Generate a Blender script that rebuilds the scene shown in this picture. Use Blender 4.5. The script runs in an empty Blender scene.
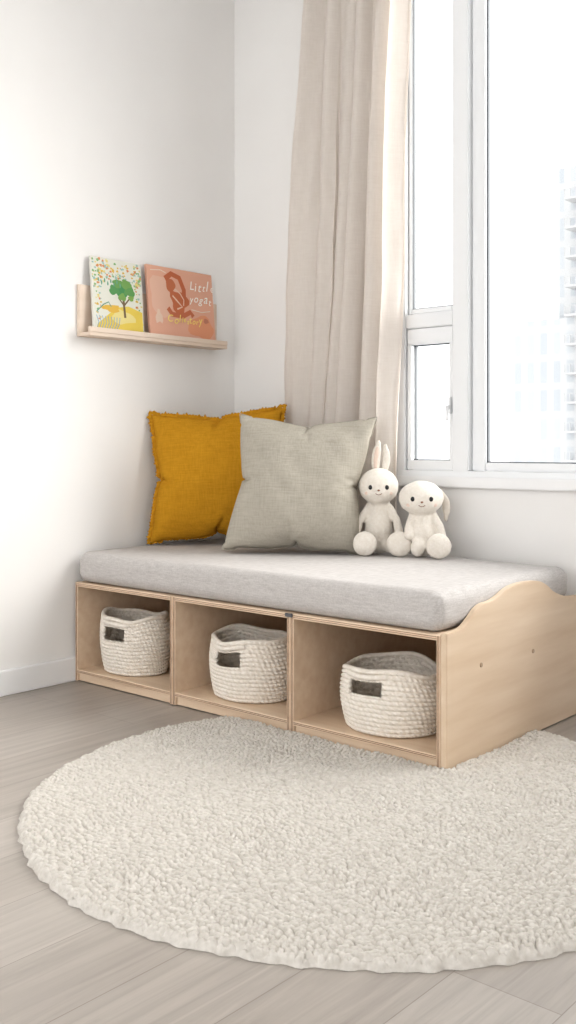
import bpy, bmesh, math, random
import numpy as np
from mathutils import Vector, Matrix, noise
random.seed(4); np.random.seed(4)
scene=bpy.context.scene
COL=scene.collection
SEAT=0.550
WL=-.05; WW=.05

# ------------------------------------------------------------ materials
def new_mat(name):
    m=bpy.data.materials.new(name); m.use_nodes=True
    nt=m.node_tree; b=nt.nodes['Principled BSDF']
    return m,nt,b
def mat_plain(name,col,rough=.6,metal=0):
    m,nt,b=new_mat(name)
    b.inputs['Base Color'].default_value=(*col,1); b.inputs['Roughness'].default_value=rough
    b.inputs['Metallic'].default_value=metal
    return m
def mat_noise(name,c1,c2,scale=(20,20,20),rough=.7,bump=.2,bscale=None,dist=.002,detail=4,sheen=0,spec=.3,rot=(0,0,0)):
    m,nt,b=new_mat(name); N=nt.nodes; L=nt.links
    tc=N.new('ShaderNodeTexCoord'); mp=N.new('ShaderNodeMapping'); mp.inputs['Scale'].default_value=scale
    mp.inputs['Rotation'].default_value=rot
    L.new(tc.outputs['Object'],mp.inputs['Vector'])
    nz=N.new('ShaderNodeTexNoise'); nz.inputs['Scale'].default_value=1; nz.inputs['Detail'].default_value=detail
    L.new(mp.outputs[0],nz.inputs['Vector'])
    cr=N.new('ShaderNodeValToRGB'); cr.color_ramp.elements[0].position=.3; cr.color_ramp.elements[1].position=.7
    cr.color_ramp.elements[0].color=(*c1,1); cr.color_ramp.elements[1].color=(*c2,1)
    L.new(nz.outputs['Fac'],cr.inputs['Fac']); L.new(cr.outputs['Color'],b.inputs['Base Color'])
    b.inputs['Roughness'].default_value=rough; b.inputs['Specular IOR Level'].default_value=spec
    if sheen: b.inputs['Sheen Weight'].default_value=sheen
    if bump:
        src=nz.outputs['Fac']
        if bscale:
            mp2=N.new('ShaderNodeMapping'); mp2.inputs['Scale'].default_value=bscale
            L.new(tc.outputs['Object'],mp2.inputs['Vector'])
            n2=N.new('ShaderNodeTexNoise'); n2.inputs['Scale'].default_value=1; n2.inputs['Detail'].default_value=3
            L.new(mp2.outputs[0],n2.inputs['Vector']); src=n2.outputs['Fac']
        bp=N.new('ShaderNodeBump'); bp.inputs['Strength'].default_value=bump; bp.inputs['Distance'].default_value=dist
        L.new(src,bp.inputs['Height']); L.new(bp.outputs[0],b.inputs['Normal'])
    return m
def mat_linen(name,c1,c2,s=260,bump=.5,axis='XZ',sheen=.2,slub=.35):
    """woven cloth: two crossed stretched noises"""
    m,nt,b=new_mat(name); N=nt.nodes; L=nt.links
    tc=N.new('ShaderNodeTexCoord'); outs=[]
    scs={'XZ':[(s*.12,s*.12,s),(s,s,s*.12)],'XY':[(s*.12,s,s),(s,s*.12,s)]}[axis]
    for sc in scs:
        mp=N.new('ShaderNodeMapping'); mp.inputs['Scale'].default_value=sc
        L.new(tc.outputs['Object'],mp.inputs['Vector'])
        nz=N.new('ShaderNodeTexNoise'); nz.inputs['Scale'].default_value=1; nz.inputs['Detail'].default_value=2
        L.new(mp.outputs[0],nz.inputs['Vector']); outs.append(nz.outputs['Fac'])
    ad=N.new('ShaderNodeMath'); ad.operation='ADD'; L.new(outs[0],ad.inputs[0]); L.new(outs[1],ad.inputs[1])
    hf=N.new('ShaderNodeMath'); hf.operation='MULTIPLY'; hf.inputs[1].default_value=.5; L.new(ad.outputs[0],hf.inputs[0])
    cr=N.new('ShaderNodeValToRGB'); cr.color_ramp.elements[0].position=.5-slub*.5; cr.color_ramp.elements[1].position=.5+slub*.5
    cr.color_ramp.elements[0].color=(*c1,1); cr.color_ramp.elements[1].color=(*c2,1)
    L.new(hf.outputs[0],cr.inputs['Fac']); L.new(cr.outputs['Color'],b.inputs['Base Color'])
    b.inputs['Roughness'].default_value=1; b.inputs['Specular IOR Level'].default_value=.05
    b.inputs['Sheen Weight'].default_value=sheen
    bp=N.new('ShaderNodeBump'); bp.inputs['Strength'].default_value=bump; bp.inputs['Distance'].default_value=.002
    L.new(hf.outputs[0],bp.inputs['Height']); L.new(bp.outputs[0],b.inputs['Normal'])
    return m

M_wall=mat_noise('wall_paint',(.87,.855,.838),(.89,.877,.86),(3,3,3),.85,.05,(160,160,160),.0006)
M_ceil=mat_plain('ceiling_paint',(.90,.90,.89),.9)
M_trim=mat_noise('trim_paint',(.88,.88,.88),(.90,.90,.90),(5,5,5),.4,0)
M_frame=mat_noise('window_frame_paint',(.86,.87,.88),(.88,.89,.90),(4,4,4),.3,0)
M_gasket=mat_plain('rubber_gasket',(.13,.14,.15),.6)
M_birch=mat_noise('birch_plywood',(.72,.55,.40),(.80,.645,.495),(2.2,30,30),.5,.08,None,.001,6,0,.35)
M_birch_side=mat_noise('birch_plywood_side',(.65,.50,.36),(.745,.605,.465),(24,2.0,20),.45,.06,None,.001,7,0,.35)
M_edge=mat_noise('plywood_edge_ply',(.28,.17,.115),(.40,.265,.185),(3,40,40),.6,0)
M_maple=mat_noise('pale_maple',(.74,.61,.50),(.80,.68,.58),(20,2,20),.5,.05,None,.001,4)
M_cush=mat_linen('grey_cushion_fabric',(.44,.415,.40),(.625,.597,.578),210,.5,'XY',.1,.45)
M_mustard=mat_linen('mustard_linen',(.45,.225,.018),(.60,.315,.034),170,.8,'XZ',0,.45)
M_greige=mat_linen('greige_linen',(.385,.355,.30),(.495,.462,.40),170,.8,'XZ',0,.45)
M_rope=mat_noise('cotton_rope',(.79,.725,.64),(.88,.825,.755),(60,60,60),.9,.4,(260,260,260),.002,3,.1,.1)
M_rug=mat_noise('wool_loop',(.575,.54,.49),(.70,.665,.615),(60,60,60),.95,.2,(400,400,400),.001,3,.05,.1)
M_plush=mat_noise('cream_cloth',(.78,.72,.64),(.85,.80,.73),(90,90,90),1,.7,(230,230,230),.003,4,.3,.03)
M_pinkish=mat_noise('blush_cloth',(.76,.61,.52),(.80,.66,.57),(60,60,60),.95,.2,(300,300,300),.001,3,.2,.1)
M_greyplush=mat_noise('taupe_cloth',(.68,.62,.55),(.74,.68,.61),(60,60,60),.95,.5,(230,230,230),.003,3,.2,.05)
M_black=mat_plain('black_bead',(.012,.012,.012),.2)
M_brown=mat_plain('brown_thread',(.25,.12,.07),.7)
M_label=mat_plain('charcoal_tab',(.12,.12,.13),.6)
M_page=mat_plain('paper_pages',(.86,.83,.76),.8)

def floor_mat():
    m,nt,b=new_mat('pale_oak_planks'); N=nt.nodes; L=nt.links
    tc=N.new('ShaderNodeTexCoord'); mp=N.new('ShaderNodeMapping')
    mp.inputs['Rotation'].default_value=(0,0,math.pi/2)
    L.new(tc.outputs['Object'],mp.inputs['Vector'])
    br=N.new('ShaderNodeTexBrick'); br.inputs['Scale'].default_value=1
    br.inputs['Brick Width'].default_value=1.9; br.inputs['Row Height'].default_value=.22
    br.inputs['Mortar Size'].default_value=.0013; br.inputs['Mortar Smooth'].default_value=.4
    br.offset=.37; br.inputs['Bias'].default_value=0
    br.inputs['Color1'].default_value=(.405,.365,.33,1); br.inputs['Color2'].default_value=(.465,.425,.388,1)
    br.inputs['Mortar'].default_value=(.30,.265,.235,1)
    L.new(mp.outputs[0],br.inputs['Vector'])
    mp2=N.new('ShaderNodeMapping'); mp2.inputs['Scale'].default_value=(24,1.3,1)
    L.new(tc.outputs['Object'],mp2.inputs['Vector'])
    nz=N.new('ShaderNodeTexNoise'); nz.inputs['Scale'].default_value=1; nz.inputs['Detail'].default_value=9; nz.inputs['Distortion'].default_value=1.3; nz.inputs['Roughness'].default_value=.62
    L.new(mp2.outputs[0],nz.inputs['Vector'])
    cr=N.new('ShaderNodeValToRGB'); cr.color_ramp.elements[0].position=.32; cr.color_ramp.elements[1].position=.68
    cr.color_ramp.elements[0].color=(.84,.835,.83,1); cr.color_ramp.elements[1].color=(1.08,1.08,1.075,1)
    L.new(nz.outputs['Fac'],cr.inputs['Fac'])
    mx=N.new('ShaderNodeMixRGB'); mx.blend_type='MULTIPLY'; mx.inputs[0].default_value=1
    L.new(br.outputs['Color'],mx.inputs[1]); L.new(cr.outputs['Color'],mx.inputs[2])
    L.new(mx.outputs[0],b.inputs['Base Color']); b.inputs['Roughness'].default_value=.38
    b.inputs['Specular IOR Level'].default_value=.35
    bp=N.new('ShaderNodeBump'); bp.inputs['Strength'].default_value=.15; bp.inputs['Distance'].default_value=.002; bp.invert=True
    L.new(br.outputs['Fac'],bp.inputs['Height']); L.new(bp.outputs[0],b.inputs['Normal'])
    return m
M_floor=floor_mat()
def glass_mat():
    m=bpy.data.materials.new('window_glass'); m.use_nodes=True; nt=m.node_tree; N=nt.nodes; L=nt.links
    N.remove(N['Principled BSDF']); out=N['Material Output']
    t=N.new('ShaderNodeBsdfTransparent'); t.inputs[0].default_value=(.97,.98,.985,1)
    g=N.new('ShaderNodeBsdfGlossy'); g.inputs['Roughness'].default_value=.02
    mx=N.new('ShaderNodeMixShader'); mx.inputs[0].default_value=.05
    L.new(t.outputs[0],mx.inputs[1]); L.new(g.outputs[0],mx.inputs[2]); L.new(mx.outputs[0],out.inputs[0])
    return m
M_glass=glass_mat()
def curtain_mat():
    m=mat_linen('oat_linen_curtain',(.78,.725,.675),(.88,.83,.785),150,.6,'XZ',0,.5)
    nt=m.node_tree; N=nt.nodes; L=nt.links; b=N['Principled BSDF']; out=N['Material Output']
    tr=N.new('ShaderNodeBsdfTranslucent'); tr.inputs[0].default_value=(.95,.895,.84,1)
    mx=N.new('ShaderNodeMixShader'); mx.inputs[0].default_value=.36
    L.new(b.outputs[0],mx.inputs[1]); L.new(tr.outputs[0],mx.inputs[2]); L.new(mx.outputs[0],out.inputs[0])
    return m
M_curt=curtain_mat()

# ------------------------------------------------------------ helpers
def link(o): COL.objects.link(o); return o
def mesh_obj(name,verts,faces,mat,smooth=False):
    me=bpy.data.meshes.new(name); me.from_pydata([tuple(v) for v in verts],[],faces)
    if mat: me.materials.append(mat)
    if smooth: me.polygons.foreach_set('use_smooth',[True]*len(me.polygons))
    me.update(); return link(bpy.data.objects.new(name,me))
def parent(ch,pa,keep=True):
    ch.parent=pa
    if keep: ch.matrix_parent_inverse=pa.matrix_basis.inverted()
def empty(name,loc,rotz=0):
    e=bpy.data.objects.new(name,None); e.empty_display_size=.05
    e.location=loc; e.rotation_euler=(0,0,rotz); link(e); return e
def meta(o,label,cat,group=None):
    o['label']=label; o['category']=cat
    if group: o['group']=group
def boxes(name,lst,mat,bevel=0,seg=2):
    bm=bmesh.new()
    for (x0,x1,y0,y1,z0,z1) in lst:
        vs=[bm.verts.new(p) for p in [(x0,y0,z0),(x1,y0,z0),(x1,y1,z0),(x0,y1,z0),(x0,y0,z1),(x1,y0,z1),(x1,y1,z1),(x0,y1,z1)]]
        for f in [(3,2,1,0),(4,5,6,7),(0,1,5,4),(1,2,6,5),(2,3,7,6),(3,0,4,7)]: bm.faces.new([vs[i] for i in f])
    if bevel: bmesh.ops.bevel(bm,geom=bm.edges[:],offset=bevel,segments=seg,affect='EDGES',clamp_overlap=True)
    me=bpy.data.meshes.new(name); bm.to_mesh(me); bm.free(); me.materials.append(mat)
    return link(bpy.data.objects.new(name,me))
def bake(o):
    dg=bpy.context.evaluated_depsgraph_get(); dg.update()
    me=bpy.data.meshes.new_from_object(o.evaluated_get(dg)); 
    o.modifiers.clear(); o.data=me; return o
def ellipsoid(bm,c,r,rot=None,seg=20):
    M=Matrix.Translation(c)@(rot.to_4x4() if rot else Matrix())@Matrix.Diagonal((*r,1))
    bmesh.ops.create_uvsphere(bm,u_segments=seg,v_segments=seg//2+2,radius=1,matrix=M)
def capsule(bm,a,b,ra,rb,n=9):
    a=Vector(a); b=Vector(b)
    for i in range(n):
        t=i/(n-1); r=ra+(rb-ra)*t; ellipsoid(bm,a.lerp(b,t),(r,r,r),seg=14)
def bm_obj(bm,name,mat,smooth=True):
    me=bpy.data.meshes.new(name); bm.to_mesh(me); bm.free(); me.materials.append(mat)
    if smooth: me.polygons.foreach_set('use_smooth',[True]*len(me.polygons))
    return link(bpy.data.objects.new(name,me))

# ------------------------------------------------------------ inflate pillow shells first, while the scene is empty
PN=46
def pillow_shell(seed,press,shrink):
    """sewn square inflated by a short cloth simulation; returns vertex array, faces, border loop"""
    n=PN; V=[];F=[];idx={}
    def vid(i,j,s):
        b_=(i in (0,n) or j in (0,n)); k=(i,j,0 if b_ else s)
        if k not in idx:
            idx[k]=len(V); u=-1+2*i/n; v=-1+2*j/n
            y=0 if b_ else s*.02*(1+.6*noise.noise(Vector((u*3+seed*5,v*3,s))))
            y+=.03*math.sin(u*2.2+seed)*math.cos(v*2.6+seed)
            V.append((u,y,v))
        return idx[k]
    for s in (-1,1):
        for j in range(n):
            for i in range(n):
                q=[vid(i,j,s),vid(i+1,j,s),vid(i+1,j+1,s),vid(i,j+1,s)]
                F.append(q if s==-1 else q[::-1])
    border=[vid(i,0,1) for i in range(n)]+[vid(n,j,1) for j in range(n)]+[vid(n-i,n,1) for i in range(n)]+[vid(0,n-j,1) for j in range(n)]
    o=mesh_obj('shell_tmp',V,F,None,True)
    md=o.modifiers.new('cloth','CLOTH'); st=md.settings
    st.quality=6; st.mass=.25; st.tension_stiffness=14; st.compression_stiffness=10; st.shear_stiffness=5; st.bending_stiffness=.25
    st.tension_damping=8; st.compression_damping=8; st.air_damping=2
    st.use_pressure=True; st.uniform_pressure_force=press; st.shrink_min=shrink
    st.effector_weights.gravity=0
    md.collision_settings.use_collision=False
    md.point_cache.frame_start=1; md.point_cache.frame_end=60
    scene.frame_start=1; scene.frame_end=60
    for f in range(1,46): scene.frame_set(f)
    dg=bpy.context.evaluated_depsgraph_get()
    me=o.evaluated_get(dg).to_mesh()
    A=np.array([tuple(v.co) for v in me.vertices]); o.evaluated_get(dg).to_mesh_clear()
    bpy.data.objects.remove(o); scene.frame_set(1)
    print('SHELL',seed,A.min(0),A.max(0),np.isfinite(A).all())
    return A,F,border
SHELLS={}
for sd_,pr,sh in ((1,4.0,-.02),(2,4.6,-.03)):
    SHELLS[sd_]=pillow_shell(sd_,pr,sh)

# ------------------------------------------------------------ room
S=lambda o:o.__setitem__('kind','structure')
H=3.35
o=boxes('floor',[(-.2,5.6,-6,.2,-.1,0)],M_floor); S(o)
o=boxes('ceiling',[(-.2,5.6,-6,.2,H,H+.1)],M_ceil); S(o)
o=boxes('wall_left',[(WL-.15,WL,-6,.2,0,H)],M_wall); S(o)
o=boxes('wall_right',[(5.6,5.75,-6,.2,0,H)],M_wall); S(o)
WX0,WX1,WZ0,WZ1=.935,3.5,.838,3.1
o=boxes('wall_window',[(WL,WX0,WW,.2,0,H),(WX1,5.6,WW,.2,0,H),(WX0,WX1,WW,.2,0,WZ0),(WX0,WX1,WW,.2,WZ1,H)],M_wall); S(o)
o=boxes('baseboard_left',[(WL,WL+.018,-6,WW,0,.102)],M_trim,.004); S(o)
o=boxes('baseboard_window',[(WL+.018,5.6,WW-.014,WW,0,.102)],M_trim,.003); S(o)
def Wb(l): return [(a,b,c+WW,d+WW,e,f) for a,b,c,d,e,f in l]
fr=[(WX0,WX1,-.008,.10,.84,.892),(WX0,.978,-.006,.10,.892,WZ1),(WX0,WX1,-.006,.10,3.05,WZ1),(3.45,WX1,-.006,.10,.892,3.05),
    (1.215,1.292,-.008,.10,.892,3.05),(.978,1.215,.0,.10,1.50,1.560)]
sash=[(.982,1.213,.004,.07,.894,.935),(.982,1.213,.004,.07,1.43,1.498),(.982,1.004,.004,.07,.935,1.43),(1.192,1.213,.004,.07,.935,1.43)]
fix=[(1.294,1.358,.018,.08,.894,3.048),(1.358,3.448,.018,.08,.894,.928),(1.358,3.448,.018,.08,3.01,3.048),(2.55,2.63,.018,.08,.928,3.01),(3.40,3.448,.018,.08,.928,3.01),
     (.980,.994,.02,.08,1.562,3.048),(1.198,1.213,.02,.08,1.562,3.048),(.994,1.198,.02,.08,1.562,1.585)]
win=boxes('window_1',Wb(fr),M_frame,.004); S(win)
w=boxes('window_sash',Wb(sash),M_frame,.004); parent(w,win)
w=boxes('fixed_sash',Wb(fix),M_frame,.004); parent(w,win)
def gasket(x0,x1,z0,z1,y=.03,t=.006):
    return [(x0,x0+t,y,y+.02,z0,z1),(x1-t,x1,y,y+.02,z0,z1),(x0,x1,y,y+.02,z0,z0+t),(x0,x1,y,y+.02,z1-t,z1)]
w=boxes('gasket',Wb(gasket(1.354,2.552,.922,3.012,.03,.010)+gasket(2.628,3.402,.926,3.012)+gasket(1.001,1.195,.932,1.433,.03,.007)+gasket(.991,1.201,1.582,3.045,.03,.007)),M_gasket); parent(w,win)
w=boxes('glass_pane',Wb([(1.358,2.55,.044,.048,.928,3.01),(2.63,3.40,.044,.048,.928,3.01),(1.004,1.192,.044,.048,.935,1.43),(.994,1.198,.044,.048,1.585,3.046)]),M_glass); parent(w,win)
w=boxes('window_handle',Wb([(1.199,1.209,-.012,.004,1.13,1.20),(1.200,1.208,-.026,-.012,1.15,1.165),(1.199,1.209,-.034,-.024,1.10,1.165)]),M_frame,.002); parent(w,win)
o=boxes('trim_1',Wb([(WX0-.02,WX1+.02,-.03,-.0085,.825,.868)]),M_trim,.004); S(o)

# ------------------------------------------------------------ exterior building
def facade_mat():
    m,nt,b=new_mat('pale_facade'); N=nt.nodes; L=nt.links
    tc=N.new('ShaderNodeTexCoord'); mp=N.new('ShaderNodeMapping'); mp.inputs['Rotation'].default_value=(math.pi/2,0,0)
    L.new(tc.outputs['Object'],mp.inputs['Vector'])
    br=N.new('ShaderNodeTexBrick'); br.offset=0; br.inputs['Scale'].default_value=1
    br.inputs['Brick Width'].default_value=.17; br.inputs['Row Height'].default_value=.34; br.inputs['Mortar Size'].default_value=.042
    br.inputs['Color1'].default_value=(.365,.38,.395,1); br.inputs['Color2'].default_value=(.41,.42,.43,1); br.inputs['Mortar'].default_value=(.445,.443,.44,1)
    L.new(mp.outputs[0],br.inputs['Vector']); L.new(br.outputs['Color'],b.inputs['Base Color']); b.inputs['Roughness'].default_value=1
    b.inputs['Specular IOR Level'].default_value=0
    return m
M_fac=facade_mat(); M_slab=mat_plain('pale_concrete',(.42,.415,.41),.9)
bd=empty('apartment_building',(-.6,8.6,-6)); meta(bd,'pale distant apartment block with rows of balconies','building')
b=boxes('facade',[(-2.58,1.8,7.5,9.7,-6,2.5),(-1.98,1.8,7.6,9.7,2.5,4.3)],M_fac); parent(b,bd)
for i in range(15):
    z=-.9+i*.34
    for xa in (-1.80,-.9):
        s=boxes('balcony',[(xa,xa+.42,7.36,7.6,z,z+.025)]+[(xa+.42*k/6,xa+.42*k/6+.008,7.36,7.37,z+.025,z+.12) for k in range(7)]+[(xa,xa+.43,7.36,7.37,z+.115,z+.125)],M_slab,0); parent(s,bd)

# ------------------------------------------------------------ bench
X0,X1,YF,YB=-.031,1.803,-.938,-.03
T=.018; ZT=.42; Z0=.004
bench=empty('storage_bench',((X0+X1)/2,(YF+YB)/2,0)); meta(bench,'low birch plywood storage bench with three open cubbies and curved side','bench')
carc=[]; edge=[]
modx=[(X0,.574),(.576,1.172),(1.174,X1-.024)]
t8=T*.8
for a,b_ in modx:
    carc+=[(a,a+t8,YF+.002,YB,Z0,ZT),(b_-t8,b_,YF+.002,YB,Z0,ZT),
           (a+t8,b_-t8,YF+.002,YB,ZT-T,ZT),(a+t8,b_-t8,YF+.002,YB,.036,.052),(a+t8,b_-t8,YB-.012,YB,.052,ZT-T),
           (a+t8,b_-t8,YF+.012,YF+.028,Z0,.036)]
    e0,e1=YF+.0008,YF+.0019
    edge+=[(a+.0045,a+.0065,e0,e1,Z0+.003,ZT-.003),(a+.0095,a+.011,e0,e1,Z0+.003,ZT-.003),(b_-.0065,b_-.0045,e0,e1,Z0+.003,ZT-.003),(b_-.011,b_-.0095,e0,e1,Z0+.003,ZT-.003),
           (a+t8,b_-t8,e0,e1,ZT-.007,ZT-.005),(a+t8,b_-t8,e0,e1,ZT-.013,ZT-.011),(a+t8,b_-t8,e0,e1,.041,.043),(a+t8,b_-t8,e0,e1,.046,.048)]
body=boxes('carcass',carc,M_birch,.0012,1); parent(body,bench)
ed=boxes('plywood_edge',edge,M_edge); parent(ed,bench)
def smooth_profile(pts,n=8):
    out=[]
    P=[pts[0]]+pts+[pts[-1]]
    for i in range(1,len(P)-2):
        p0,p1,p2,p3=[np.array(q) for q in P[i-1:i+3]]
        for k in range(n):
            t=k/n
            out.append(.5*((2*p1)+(-p0+p2)*t+(2*p0-5*p1+4*p2-p3)*t*t+(-p0+3*p1-3*p2+p3)*t**3))
    out.append(np.array(pts[-1])); return out
top=smooth_profile([(YF,.428),(YF+.06,.429),(YF+.10,.435),(YF+.14,.455),(YF+.18,.480),(YF+.22,.492),(YF+.27,.495),(YF+.32,.505),(YF+.38,.524),(YF+.44,.532),(YF+.52,.533),(YF+.60,.526),(YF+.66,.506),(YF+.71,.479),(YF+.77,.459),(YF+.83,.447),(YB,.442)])
prof=[(YF,Z0)]+[tuple(p) for p in top]+[(YB,Z0)]
bm=bmesh.new()
v0=[bm.verts.new((X1-.022,y,z)) for y,z in prof]; v1=[bm.verts.new((X1,y,z)) for y,z in prof]
bm.faces.new(v0[::-1]); bm.faces.new(v1)
n=len(prof)
for i in range(n): bm.faces.new([v0[i],v0[(i+1)%n],v1[(i+1)%n],v1[i]])
bmesh.ops.recalc_face_normals(bm,faces=bm.faces[:])
es=[e for e in bm.edges if abs(e.verts[0].co.x-e.verts[1].co.x)<1e-6]
bmesh.ops.bevel(bm,geom=es,offset=.002,segments=2,affect='EDGES')
sp=bm_obj(bm,'side_panel',M_birch_side,False); parent(sp,bench)
M_bolt=mat_plain('bolt_cap',(.42,.30,.2),.4)
for (y,z) in [(-.735,.30),(-.385,.29)]:
    bm=bmesh.new(); bmesh.ops.create_cone(bm,cap_ends=True,segments=20,radius1=.008,radius2=.007,depth=.003,matrix=Matrix.Translation((X1+.001,y,z))@Matrix.Rotation(math.pi/2,4,'Y'))
    bo=bm_obj(bm,'bolt',M_bolt,False); parent(bo,bench)

# seat cushion
def cushion():
    x0,x1,y0,y1,z0,z1=X0+.002,X1-.024,YF-.003,YB-.005,ZT+.001,SEAT
    bm=bmesh.new(); nx,ny=64,30
    bmesh.ops.create_cube(bm,size=1)
    for v in bm.verts:
        v.co=Vector((x0 if v.co.x<0 else x1,y0 if v.co.y<0 else y1,z0 if v.co.z<0 else z1))
    bmesh.ops.bevel(bm,geom=bm.edges[:],offset=.048,segments=10,affect='EDGES',profile=.5)
    for k in range(1,nx):
        bmesh.ops.bisect_plane(bm,geom=bm.verts[:]+bm.edges[:]+bm.faces[:],plane_co=(x0+(x1-x0)*k/nx,0,0),plane_no=(1,0,0))
    for k in range(1,ny):
        bmesh.ops.bisect_plane(bm,geom=bm.verts[:]+bm.edges[:]+bm.faces[:],plane_co=(0,y0+(y1-y0)*k/ny,0),plane_no=(0,1,0))
    for v in bm.verts:
        p=v.co.copy(); n_=noise.noise(p*2.3)*.005+noise.noise(p*7)*.003
        if p.z>z1-.03: v.co.z+=min(0,n_-.001)
        if p.y<y0+.03 and z0+.01<p.z<z1-.02: v.co.y+=.0015+n_*.6
    return bm_obj(bm,'seat_cushion',M_cush)
cu=cushion(); meta(cu,'long grey woven fabric cushion lying on top of plywood bench','cushion')
def tube(name,pts,r,mat,cyc=False):
    cv=bpy.data.curves.new(name,'CURVE'); cv.dimensions='3D'; sp=cv.splines.new('POLY'); sp.points.add(len(pts)-1)
    for p,q in zip(sp.points,pts): p.co=(*q,1)
    sp.use_cyclic_u=cyc; cv.bevel_depth=r; cv.bevel_resolution=2
    ob=bpy.data.objects.new(name,cv); link(ob)
    dg=bpy.context.evaluated_depsgraph_get(); dg.update()
    me=bpy.data.meshes.new_from_object(ob.evaluated_get(dg)); me.name=name
    me.materials.clear(); me.materials.append(mat)
    me.polygons.foreach_set('use_smooth',[True]*len(me.polygons))
    bpy.data.objects.remove(ob); return link(bpy.data.objects.new(name,me))
tb=boxes('tab',[(1.155,1.188,YF-.007,YF-.0002,.408,.421)],M_label,.002); parent(tb,bench)

# ------------------------------------------------------------ baskets
def basket(cx,cy,rx,ry,h,rotz,label,ph):
    NA,NR=330,130
    e=empty('basket',(cx,cy,.0525),rotz); meta(e,label,'basket','rope baskets in the bench cubbies')
    V=[];F=[]
    coil=.0150
    def shape(t):
        if t<.20: return .84+.10*math.sqrt(t/.20)
        return .94+.06*math.sin(math.pi*min(1,(t-.20)/.80)*1.0)
    def place(a,t,d):
        wob=1+.015*math.sin(2*a+ph)+.022*math.sin(3*a+ph*2)*t+.008*math.sin(5*a+ph)*t
        sl=(.010*math.sin(2*a+ph)+.004*math.sin(5*a+ph*3))*t*t
        return ((rx*shape(t)*wob+d)*math.cos(a),(ry*shape(t)*wob+d)*math.sin(a),t*h+sl+.001)
    for j in range(NR+1):
        t=j/NR
        for i in range(NA):
            a=2*math.pi*i/NA
            k=t*h/coil+.12*math.sin(3*a+ph)*t+.08*math.sin(7*a+ph*2); fr_=k-math.floor(k); row=math.floor(k)
            ridge=math.sqrt(max(0,1-(2*fr_-1)**2))*.0086
            tw=.0028*math.sin(a*56+row*2.1+fr_*3.0)*math.sin(math.pi*fr_)
            V.append(place(a,t,ridge+tw-.003))
    def slot(i,j):
        t=(j+.5)/NR
        if not(.61<t<.86): return False
        a=(2*math.pi*(i+.5)/NA); c=math.pi*1.5
        return abs((a-c+math.pi)%(2*math.pi)-math.pi)*(rx)<.066
    for j in range(NR):
        for i in range(NA):
            if slot(i,j): continue
            a=j*NA+i; b_=j*NA+(i+1)%NA
            F.append((a,b_,b_+NA,a+NA))
    rings=12; prev=list(range(NA))
    for q in range(1,rings):
        s=1-q/rings; base=len(V)
        for i in range(NA):
            v=V[i]; V.append((v[0]*s,v[1]*s,.001+(.001 if q%2 else 0)))
        for i in range(NA): F.append((prev[(i+1)%NA],prev[i],base+i,base+(i+1)%NA))
        prev=list(range(base,base+NA))
    V.append((0,0,.001)); c=len(V)-1
    for i in range(NA): F.append((prev[(i+1)%NA],prev[i],c))
    o=mesh_obj('woven_body',V,F,M_rope,True)
    md=o.modifiers.new('s','SOLIDIFY'); md.thickness=.009; md.offset=-1
    parent(o,e,False)
    pts=[Vector(place(2*math.pi*i/150,1,-.002+.0016*math.sin(i*1.9))) for i in range(150)]
    t_=tube('rim',pts,.0094,M_rope,True); parent(t_,e,False)
    c=math.pi*1.5; pts=[]
    for i in range(25):
        a=c-.5*.16/rx+(.16/rx)*i/24
        pts.append(place(a,.93,.001+.009*math.sin(math.pi*i/24)))
    t_=tube('handle',pts,.0090,M_rope); parent(t_,e,False)
    return e
basket(.186,-.788,.158,.126,.232,0,'cream coiled rope basket in the cubby beside the wall',1.0)
basket(.838,-.760,.174,.154,.220,.02,'cream coiled rope basket in the middle cubby',2.4)
basket(1.482,-.762,.184,.158,.202,-.02,'wide cream coiled rope basket in the cubby by the curved side',4.1)

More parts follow.
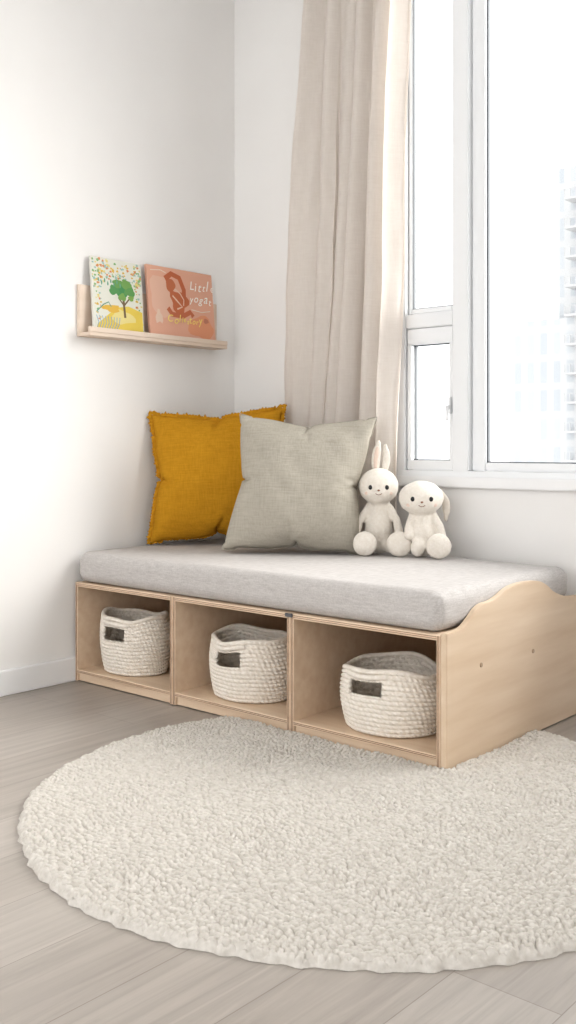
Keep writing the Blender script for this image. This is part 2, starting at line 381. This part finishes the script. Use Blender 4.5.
# ------------------------------------------------------------ pillows
def pillow(name,w,h,t,mat,loc,yaw,lean,roll,label,seed,flange=0,skew=0):
    R_=Matrix.Rotation(yaw,4,'Z')@Matrix.Rotation(-lean,4,'X')@Matrix.Rotation(roll,4,'Y')
    A,F,border=SHELLS[seed]; A=A.copy()
    mn,mxx=A.min(0),A.max(0); A-=(mn+mxx)/2; ext=mxx-mn
    A[:,0]*=w/ext[0]; A[:,2]*=h/ext[2]; A[:,1]*=t/ext[1]
    P0=A.copy()
    for i,(x,y,z) in enumerate(P0):
        u,v=x/(w/2),z/(h/2)
        # fuller sides; the underside spreads flat where it rests
        kx=.085*max(0,1-v*v); kz=(.20 if v<0 else .085)*max(0,1-u*u)
        x2=x*(1+kx); z2=z*(1+kz*min(1,abs(v)**.5))
        z2=max(z2,-h/2+.012)if abs(u)<.8 else z2
        sg=1 if y>0 else -1
        nn=noise.noise(Vector((x*6+seed*9,z*6,sg)))*.013+noise.noise(Vector((x*15,z*15+seed,sg)))*.006
        A[i,1]=y*(1-.18*v)+(nn*sg)*min(1,abs(y)/(t*.15))+.012*math.sin(u*2.4+seed)
        A[i,0]=x2+skew*z; A[i,2]=z2
    zmin=min((R_@Vector(p)).z for p in A)-flange*.55
    loc=Vector((loc[0],loc[1],SEAT+.0005-zmin))
    e=empty(name,loc); e.matrix_basis=Matrix.Translation(loc)@R_
    o=mesh_obj('pillow_cover',A,F,mat,True); o.parent=e
    bm=bmesh.new(); bm.from_mesh(o.data); bmesh.ops.recalc_face_normals(bm,faces=bm.faces[:]); bm.to_mesh(o.data); bm.free()
    md=o.modifiers.new('ss','SUBSURF'); md.levels=1; md.render_levels=1
    pts=[Vector(A[i]) for i in border]; m=PN
    if not flange:
        s_=tube('seam',pts,.0022,mat,True); s_.parent=e
    else:
        fine=[]
        for k in range(len(pts)):
            fine.append(pts[k]); fine.append((pts[k]+pts[(k+1)%len(pts)])/2)
        pts=fine; m=2*PN
        V=[];F2=[]; N=len(pts); ns=[Vector((0,0,-1)),Vector((1,0,0)),Vector((0,0,1)),Vector((-1,0,0))]
        for k,p in enumerate(pts):
            q=k//m; nrm=ns[q]; r=k%m
            if r<4: nrm=(nrm*(r+4)/8+ns[(q-1)%4]*(4-r)/8).normalized()
            if r>m-5: nrm=(nrm*(m-r+4)/8+ns[(q+1)%4]*(4-(m-r))/8).normalized()
            fl=flange*(.5 if q==0 else 1)
            for l in range(4):
                ff=l/3
                wv=Vector((0,math.sin(k*1.1)*.007*ff+noise.noise(Vector((k*.23,seed,0)))*.010*ff,0))
                V.append(p-nrm*.004+nrm*(fl*ff*(1+.6*noise.noise(Vector((k*.5,3,0)))+.30*(k%2)))+wv)
        for k in range(N):
            for l in range(3):
                a=k*4+l; b_=((k+1)%N)*4+l; F2.append((a,b_,b_+1,a+1))
        fo=mesh_obj('ruffled_edge',V,F2,mat,True); md=fo.modifiers.new('s','SOLIDIFY'); md.thickness=.0025; fo.parent=e
    meta(e,label,'pillow'); return e
yaw_cam=math.atan2(.657,.754)
pillow('throw_pillow',.605,.585,.22,M_mustard,(.205,-.325,0),yaw_cam+.03,.12,-.06,'mustard yellow linen pillow with ruffled edge leaning in the corner',1,.017,.06)
pillow('throw_pillow',.58,.575,.25,M_greige,(.718,-.350,0),yaw_cam-.06,.15,.03,'greige linen square pillow leaning against the mustard pillow',2,0,.09)

# ------------------------------------------------------------ plush toys
def finish(bm,name,mat,vox=.0055):
    o=bm_obj(bm,name,mat)
    r=o.modifiers.new('r','REMESH'); r.mode='VOXEL'; r.voxel_size=vox; r.use_smooth_shade=True
    s=o.modifiers.new('s','SMOOTH'); s.factor=.5; s.iterations=6
    bake(o)
    if not o.data.materials: o.data.materials.append(mat)
    return o
def toy(loc,yaw,head_c,head_r,body_c,body_r,arms,legs,feet,ears,label,eye_dx,kind):
    e=empty(kind,loc,yaw); meta(e,label,'stuffed toy')
    bm=bmesh.new()
    bc=Vector(body_c)
    ellipsoid(bm,bc-Vector((0,0,.02)),body_r); ellipsoid(bm,bc+Vector((0,0,body_r[2]*.35)),(body_r[0]*.72,body_r[1]*.8,body_r[2]*.8))
    capsule(bm,bc+Vector((0,0,body_r[2]*.6)),Vector(head_c),.030,.036,6)
    ellipsoid(bm,head_c,head_r,seg=32)
    ellipsoid(bm,Vector(head_c)+Vector((0,-head_r[1]*.12,-head_r[2]*.22)),(head_r[0]*.93,head_r[1]*.9,head_r[2]*.75),seg=28)
    for (a,m_,b_) in arms:
        capsule(bm,a,m_,.019,.0165,8); capsule(bm,m_,b_,.0165,.020,8)
    for L_,f in zip(legs,feet):
        for p,q in zip(L_[:-1],L_[1:]): capsule(bm,p,q,.025,.023,8)
        ellipsoid(bm,f[0],f[1],seg=24)
    body=finish(bm,'body',M_plush,.005)
    for v in body.data.vertices:
        v.co+=v.normal*(.0020*noise.noise(v.co*28)+.0007*noise.noise(v.co*75))
    body.parent=e
    zm=min(v.co.z for v in body.data.vertices); e.location.z=SEAT-zm+.0005
    for ea in ears:
        bm=bmesh.new()
        for i in range(16):
            t=i/15; p=Vector(ea['p'][0]).lerp(Vector(ea['p'][1]),t)+Vector(ea.get('bow',(0,0,0)))*math.sin(math.pi*t)
            wdt=ea['w']*(.5+.5*math.sin(math.pi*min(1,t*.9+.05)))*(1 if t<.85 else .8)
            ellipsoid(bm,p,(wdt,.010,.016),Matrix.Rotation(ea.get('ry',0),3,'Y'),seg=14)
        eo=finish(bm,'ear',ea.get('m',M_plush),.004); eo.parent=e
        if ea.get('inner'):
            bm=bmesh.new()
            for i in range(10):
                t=.15+.66*i/9; p=Vector(ea['p'][0]).lerp(Vector(ea['p'][1]),t)+Vector(ea.get('bow',(0,0,0)))*math.sin(math.pi*t)+Vector((0,-.0078,0))
                ellipsoid(bm,p,(ea['w']*.55*(.6+.4*math.sin(math.pi*t)),.0035,.014),Matrix.Rotation(ea.get('ry',0),3,'Y'),seg=12)
            io=finish(bm,'inner_ear',M_pinkish,.003); io.parent=e
    hc=Vector(head_c)
    def surf(dx,dz):
        x=hc.x+dx; z=hc.z+dz
        ok,l,nn,i=body.ray_cast(Vector((x,-1,z)),Vector((0,1,0)))
        return Vector((x,l.y,z)) if ok else Vector((x,hc.y-head_r[1],z))
    for s in (-1,1):
        bm=bmesh.new(); ellipsoid(bm,surf(s*eye_dx,-.002),(.0088,.004,.0098),seg=14)
        eo=bm_obj(bm,'eye',M_black); eo.parent=e
    for s in (-1,1):
        bm=bmesh.new(); ellipsoid(bm,surf(s*eye_dx*1.45,-.026),(.010,.0022,.007),seg=14)
        eo=bm_obj(bm,'cheek',M_pinkish); eo.parent=e
    bm=bmesh.new(); ellipsoid(bm,surf(0,-.014),(.0055,.0035,.004),seg=12); no=bm_obj(bm,'nose',M_brown); no.parent=e
    pts=[surf(x,-.026-.006*(1-(x/.013)**2))+Vector((0,-.0004,0)) for x in np.linspace(-.013,.013,9)]
    mo=tube('mouth',pts,.0013,M_brown); mo.parent=e
    return e
yt=math.atan2(.59,.81)
toy((.990,-.165,SEAT),yt,(0,-.01,.278),(.082,.068,.075),(0,0,.115),(.058,.050,.095),
    [((-.040,0,.19),(-.080,-.015,.13),(-.098,-.03,.055)),((.042,0,.19),(.074,-.02,.14),(.084,-.045,.080))],
    [[(-.028,-.02,.032),(-.045,-.06,.032),(-.056,-.09,.036)],[(.028,-.02,.032),(.053,-.06,.032),(.076,-.085,.036)]],
    [((-.056,-.110,.050),(.050,.023,.051)),((.084,-.120,.051),(.053,.024,.053))],
    [dict(p=((-.012,.012,.335),(.000,.02,.455)),w=.021,inner=True,bow=(-.005,0,0)),dict(p=((.022,.020,.335),(.028,.034,.440)),w=.018,bow=(.007,0,0),ry=.1)],
    'cream cloth bunny doll with upright ears sitting on bench cushion',.033,'plush_bunny')
toy((1.192,-.140,SEAT),yt,(-.008,-.01,.234),(.090,.067,.069),(0,0,.100),(.054,.050,.084),
    [((-.038,0,.165),(-.058,-.02,.12),(-.060,-.035,.085)),((.038,0,.165),(.066,-.02,.12),(.076,-.04,.065))],
    [[(-.026,-.02,.032),(-.028,-.035,.032)],[(.028,-.02,.032),(.045,-.06,.032),(.056,-.085,.036)]],
    [((-.022,-.045,.038),(.030,.022,.038)),((.056,-.110,.050),(.050,.023,.051))],
    [dict(p=((.066,.025,.258),(.092,.022,.150)),w=.018,m=M_greyplush,bow=(.014,0,.006),ry=-.2),dict(p=((-.070,.02,.258),(-.078,.02,.20)),w=.012,m=M_greyplush,bow=(-.005,0,.01),ry=.3)],
    'cream cloth doll with droopy pale taupe ears sitting beside the bunny',.036,'plush_doll')

# ------------------------------------------------------------ curtain
def curtain():
    nx,nz=400,110; V=[];F=[]
    ztop,zb=3.30,.575
    for j in range(nz+1):
        t=j/nz; z=ztop+(zb-ztop)*t
        xl=.515-.205*t**.85; xr=1.040-.035*t+.012*math.sin(t*5)+.006*math.sin(t*13)
        for i in range(nx+1):
            s=i/nx
            sw=s+.030*math.sin(s*11+1.3+t*.9)+.020*math.sin(s*23+.4+t)+.012*math.sin(s*7+t*5)
            x=xl+(xr-xl)*s
            ph=sw*2*math.pi*6.5+.7*math.sin(t*2.5+s*6)
            amp=.048*(.66+.55*math.sin(s*8.3+.9+t*1.6))*(.85+.25*t)*(1-.6*max(0,(s-.85)/.15))
            y=WW-.068+amp*math.sin(ph)+.009*math.sin(ph*2+1+t*3)+.012*noise.noise(Vector((s*8,t*6,0)))+.005*noise.noise(Vector((s*26,t*16,4)))
            x+=.024*math.cos(ph)*.9
            V.append((x,min(y,WW-.006),z))
    for j in range(nz):
        for i in range(nx):
            a=j*(nx+1)+i; F.append((a,a+1,a+nx+2,a+nx+1))
    return mesh_obj('curtain_panel',V,F,M_curt,True)
ce=empty('curtain',(.75,-.005,.575)); meta(ce,'long oatmeal linen curtain hanging in soft folds beside the window','curtain')
c=curtain(); parent(c,ce)
tr=boxes('curtain_track',[(.35,3.6,-.025,.02,3.302,H)],M_trim,.003); meta(tr,'white ceiling track holding the linen curtain','curtain track')

# ------------------------------------------------------------ picture ledge + books
LY0,LY1=-.915,-.09
led=empty('picture_ledge',(WL,(LY0+LY1)/2,1.46)); meta(led,'pale wooden picture ledge mounted on the wall holding two books','shelf')
b=boxes('back_board',[(WL+.0005,WL+.016,LY0,LY1,1.463,1.685)],M_maple,.0015); parent(b,led)
b=boxes('shelf_board',[(WL+.0165,WL+.088,LY0,LY1,1.463,1.478)],M_maple,.0015); parent(b,led)
b=boxes('front_lip',[(WL+.078,WL+.09,LY0,LY1,1.4785,1.50)],M_maple,.0015); parent(b,led)

def book(y0,w,h,zb,tilt,lean,xoff,covercol,art,label,title=()):
    e=empty('picture_book',(0,0,0))
    R=Matrix(((0,-1,0,0),(1,0,0,0),(0,0,1,0),(0,0,0,1)))
    e.matrix_basis=Matrix.Translation((xoff,y0,zb))@R@Matrix.Rotation(-lean,4,'X')@Matrix.Rotation(tilt,4,'Y')
    meta(e,label,'book','picture books on the ledge')
    th=.014
    pg=boxes('pages',[(.003,w-.003,-th+.0022,-.0022,.003,h-.003)],M_page,0); pg.parent=e
    mc=mat_plain('cover_board',covercol,.45)
    cv=boxes('cover',[(0,w,-th,-th+.002,0,h),(0,w,-.002,0,0,h),(0,.002,-th+.002,-.002,0,h)],mc,.0006,1); cv.parent=e
    V=[];F=[];mi=[];mats=[];names={}
    def addpoly(pts,col,layer):
        if col not in names:
            names[col]=len(mats); mats.append(mat_plain('print_ink',tuple(c*.88 for c in col),.5))
        b0=len(V)
        for (x,z) in pts: V.append((min(max(x,.002),w-.002),-th-.0001-.00012*layer,min(max(z,.002),h-.002)))
        F.append(tuple(range(b0,b0+len(pts)))); mi.append(names[col])
    art(addpoly,w,h)
    me=bpy.data.meshes.new('cover_art'); me.from_pydata(V,[],F)
    for m_ in mats: me.materials.append(m_)
    me.polygons.foreach_set('material_index',mi); me.update()
    a=link(bpy.data.objects.new('cover_art',me)); a.parent=e
    rnd=random.Random(11)
    for (txt,x,z,size,col,rot) in title:
        bmt=bmesh.new(); cx=0
        for ch in txt:
            fc=bpy.data.curves.new('t','FONT'); fc.body=ch; fc.size=size*rnd.uniform(.82,1.22); fc.extrude=.0001; fc.offset=.0002; fc.shear=rnd.uniform(.1,.4)
            ob=link(bpy.data.objects.new('t',fc)); dg=bpy.context.evaluated_depsgraph_get(); dg.update()
            tm=bpy.data.meshes.new_from_object(ob.evaluated_get(dg)); bpy.data.objects.remove(ob)
            wd_=max([v.co.x for v in tm.vertices]+[0])
            tm.transform(Matrix.Translation((cx,rnd.uniform(-.004,.004),0))@Matrix.Rotation(rnd.uniform(-.15,.18),4,'Z')); cx+=wd_*1.0+.001
            bmt.from_mesh(tm)
        tm=bpy.data.meshes.new('title_text'); bmt.to_mesh(tm); bmt.free()
        tm.materials.append(mat_plain('title_ink',col,.5))
        t_=link(bpy.data.objects.new('title_text',tm)); t_.parent=e
        t_.matrix_basis=Matrix.Translation((x,-th-.0022,z))@Matrix.Rotation(rot,4,'Y')@Matrix.Rotation(math.pi/2,4,'X')
    return e
def blob(cx,cz,rx,rz,n=18,wob=0,seed=0,rot=0):
    P=[]
    for k in range(n):
        a=2*math.pi*k/n; r=1+wob*math.sin(a*3+seed)+wob*.6*math.sin(a*5+seed*2)
        x,z=rx*r*math.cos(a),rz*r*math.sin(a)
        P.append((cx+x*math.cos(rot)-z*math.sin(rot),cz+x*math.sin(rot)+z*math.cos(rot)))
    return P
def stroke(pts,wd):
    L_=[];R_=[]
    for i,(x,z) in enumerate(pts):
        a=pts[max(0,i-1)]; b=pts[min(len(pts)-1,i+1)]; d=Vector((b[0]-a[0],b[1]-a[1])).normalized()
        L_.append((x-d.y*wd/2,z+d.x*wd/2)); R_.append((x+d.y*wd/2,z-d.x*wd/2))
    return L_+R_[::-1]
def art1(A,w,h):
    rnd=random.Random(3)
    A([(.002,.002),(w-.002,.002),(w-.002,h-.002),(.002,h-.002)],(.80,.80,.71),0)
    pal=[(.75,.50,.08),(.72,.30,.12),(.25,.48,.20),(.80,.68,.25),(.35,.55,.50)]
    for i in range(190):
        s=rnd.random()
        if i<100: x,z=s*w,h-.008-rnd.random()*.10
        elif i<150: x,z=w-.006-rnd.random()*.04,s*h
        else: x,z=.008+rnd.random()*.04,.05+s*(h-.05)
        r=.0035+rnd.random()*.0045
        A(blob(x,z,r,r*.8,9,.2,i),pal[i%5],1+.008*i)
    A([(.004,.0),(w*.98,.0),(w*.98,h*.34),(w*.7,h*.40),(w*.45,h*.36),(.02,h*.12)],(.84,.64,.10),3)
    A(blob(w*.58,h*.24,w*.24,h*.09,14,.15,2),(.86,.74,.30),4)
    A(blob(w*.35,h*.34,w*.18,h*.05,14,.2,5),(.80,.50,.06),4.1)
    A(stroke([(w*.62,h*.24),(w*.61,h*.38),(w*.60,h*.52)],.012),(.20,.13,.06),5)
    A(stroke([(w*.61,h*.40),(w*.72,h*.50)],.007),(.20,.13,.06),5.2)
    A(stroke([(w*.61,h*.40),(w*.50,h*.50)],.007),(.20,.13,.06),5.4)
    for i,(dx,dz,r) in enumerate([(0,0,.042),(-.044,-.004,.028),(.044,-.002,.030),(-.022,.028,.026),(.026,.030,.028),(0,-.03,.022),(.05,-.03,.016)]):
        A(blob(w*.58+dx,h*.60+dz,r,r*.75,16,.16,i*2),(.06+.03*i,.30+.02*i,.09),6+.2*i)
    for i in range(9): A(stroke([(w*.05+i*.013,h*.05),(w*.09+i*.014,h*.14),(w*.05+i*.016,h*.23)],.003),(.15,.35,.60),8+.1*i)
    A(stroke([(w*.06,h*.28),(w*.2,h*.38),(w*.3,h*.42),(w*.35,h*.36)],.005),(.16,.36,.26),9)
    for i in range(8): A(blob(w*.12+i*.017,h*.70-.012*(i%2),.004,.010,8,.1,i),(.14,.38,.24),9.2)
    for i in range(7): A(stroke([(w*.18+i*.02,h*.80),(w*.20+i*.02,h*.77+.006*(i%3))],.004),(.25,.45,.35),9.4)
def art2(A,w,h):
    A([(.002,.002),(w-.002,.002),(w-.002,h-.002),(.002,h-.002)],(.84,.47,.34),0)
    A(blob(w*.22,h*.60,w*.2,h*.28,20,.12,1),(.86,.55,.42),1)
    A(blob(w*.78,h*.22,w*.20,h*.16,20,.12,4),(.84,.38,.22),1.2)
    A(blob(w*.46,h*.54,w*.13,h*.16,22,.18,2,.5),(.62,.19,.08),2)
    A(blob(w*.34,h*.76,w*.070,h*.095,20,.08,1),(.62,.20,.09),3)
    A(stroke([(w*.26,h*.84),(w*.36,h*.92),(w*.48,h*.88),(w*.54,h*.72),(w*.53,h*.54)],.026),(.60,.17,.07),4)
    A(stroke([(w*.28,h*.44),(w*.34,h*.36),(w*.50,h*.35),(w*.62,h*.42),(w*.66,h*.36)],.024),(.62,.19,.09),4.2)
    A(stroke([(w*.36,h*.62),(w*.44,h*.54),(w*.50,h*.48),(w*.42,h*.44)],.008),(.88,.62,.48),5)
    A(stroke([(w*.40,h*.72),(w*.48,h*.66),(w*.53,h*.58),(w*.52,h*.50)],.006),(.88,.62,.48),5.2)
    A(blob(w*.14,h*.30,.022,.030,14,.25,3),(.88,.66,.53),5)
    A(blob(w*.86,h*.32,.016,.012,16,.1,2),(.62,.25,.16),5.2)
    A(stroke([(w*.05,h*.93),(w*.2,h*.95),(w*.28,h*.92)],.004),(.90,.74,.62),5.4)
    A(stroke([(w*.64,h*.46),(w*.80,h*.44),(w*.94,h*.47)],.003),(.92,.88,.78),5.6)
book(-.868,.278,.335,1.4795,.015,.10,WL+.048,(.76,.74,.68),art1,'white picture book with green tree drawing on the wooden ledge')
book(-.552,.412,.340,1.4795,.0,.10,WL+.048,(.73,.42,.31),art2,'salmon pink picture book with rust figure on the wooden ledge',
     [('Little',.258,.248,.058,(.93,.90,.84),-.05),('yogat',.254,.194,.052,(.93,.90,.84),.03),('Collestory',.105,.084,.042,(.92,.76,.22),-.03)])

# ------------------------------------------------------------ rug
def rug():
    R=.93; cx,cy=1.725,-1.288
    n=880; xs_=np.linspace(-R,R,n); X,Y=np.meshgrid(xs_,xs_)
    rs=np.random.RandomState(7)
    Xw=X+.012*np.sin(Y*17+1)+.006*np.sin(Y*41); Yw=Y+.012*np.sin(X*15)+.006*np.sin(X*37+2)
    def nubs(c,rr,pw):
        K=int(R/c)+6
        JX=rs.uniform(.26,.74,(2*K,2*K)); JY=rs.uniform(.26,.74,(2*K,2*K)); HH=rs.uniform(.72,1,(2*K,2*K)); RR=rs.uniform(.92,1.08,(2*K,2*K))
        gx=np.floor(Xw/c).astype(int); gy=np.floor(Yw/c).astype(int); best=np.zeros_like(X)
        for dx in (-1,0,1):
            for dy in (-1,0,1):
                ix=gx+dx+K; iy=gy+dy+K
                d2=((Xw-(gx+dx+JX[iy,ix])*c)**2+(Yw-(gy+dy+JY[iy,ix])*c)**2)/((c*rr*RR[iy,ix])**2)
                best=np.maximum(best,np.clip(1-d2,0,1)**pw*HH[iy,ix])
        return best
    best=nubs(.0150,.60,.55)
    TH=np.arctan2(Y,X); rad=np.hypot(X,Y)
    Re=R-.012+.003*np.sin(TH*7)+.002*np.sin(TH*23+1)+.003*np.sin(TH*71)+.002*np.sin(TH*113)
    z=.012+.0120*best+.003*np.sin(X*9+1)*np.sin(Y*8)+.0015*np.sin(X*21+Y*13)
    ed=np.clip((Re-rad)/.020,0,1); z=z*np.sqrt(1-(1-ed)**2)+.0008
    WX=X+cx; WY=Y+cy
    under=(WY>-.946)&(WX<1.811)
    z=np.where(under,np.minimum(z,.003),z)
    idx=-np.ones(n*n,int); keep=(rad<Re+.004).ravel(); idx[keep]=np.arange(keep.sum())
    V=np.stack([X.ravel()[keep],Y.ravel()[keep],z.ravel()[keep]],1)
    a=np.arange(n*n).reshape(n,n); Q=np.stack([a[:-1,:-1],a[:-1,1:],a[1:,1:],a[1:,:-1]],-1).reshape(-1,4)
    Q=idx[Q]; Q=Q[(Q>=0).all(1)]
    me=bpy.data.meshes.new('rug'); me.vertices.add(len(V)); me.vertices.foreach_set('co',V.astype(np.float32).ravel())
    me.loops.add(len(Q)*4); me.loops.foreach_set('vertex_index',Q.astype(np.int32).ravel())
    me.polygons.add(len(Q)); me.polygons.foreach_set('loop_start',np.arange(0,len(Q)*4,4,dtype=np.int32))
    me.polygons.foreach_set('use_smooth',np.ones(len(Q),bool))
    me.update(calc_edges=True); me.validate(); me.materials.append(M_rug)
    o=link(bpy.data.objects.new('round_rug',me)); o.location=(cx,cy,0)
    meta(o,'round cream looped wool rug on the pale wood floor','rug')
rug()

# ------------------------------------------------------------ light
wd=bpy.data.worlds.new('World'); scene.world=wd; wd.use_nodes=True
bg=wd.node_tree.nodes['Background']; bg.inputs[0].default_value=(.985,.99,1,1); bg.inputs[1].default_value=1.32
sd=bpy.data.lights.new('sun','SUN'); sd.energy=4.5; sd.angle=math.radians(60); sd.color=(1,.965,.92)
so=link(bpy.data.objects.new('sun',sd)); dirv=Vector((-.56,-.68,-.36)); so.rotation_euler=dirv.to_track_quat('-Z','Y').to_euler()
so.location=(3,5,5)

# ------------------------------------------------------------ camera
cd=bpy.data.cameras.new('cam'); cam=link(bpy.data.objects.new('cam',cd)); scene.camera=cam
cd.sensor_fit='VERTICAL'; cd.sensor_height=36; cd.sensor_width=20.25; cd.lens=36*1000/1024
cam.location=(3.43,-3.538,1.0)
cam.rotation_euler=(math.pi/2,0,math.radians(41.06))
cd.shift_y=-(512-445)/1024
cd.clip_start=.05
scene.view_settings.view_transform='Standard'
try: scene.view_settings.look='Medium High Contrast'
except Exception as ex: print('look',ex)
scene.view_settings.exposure=.75
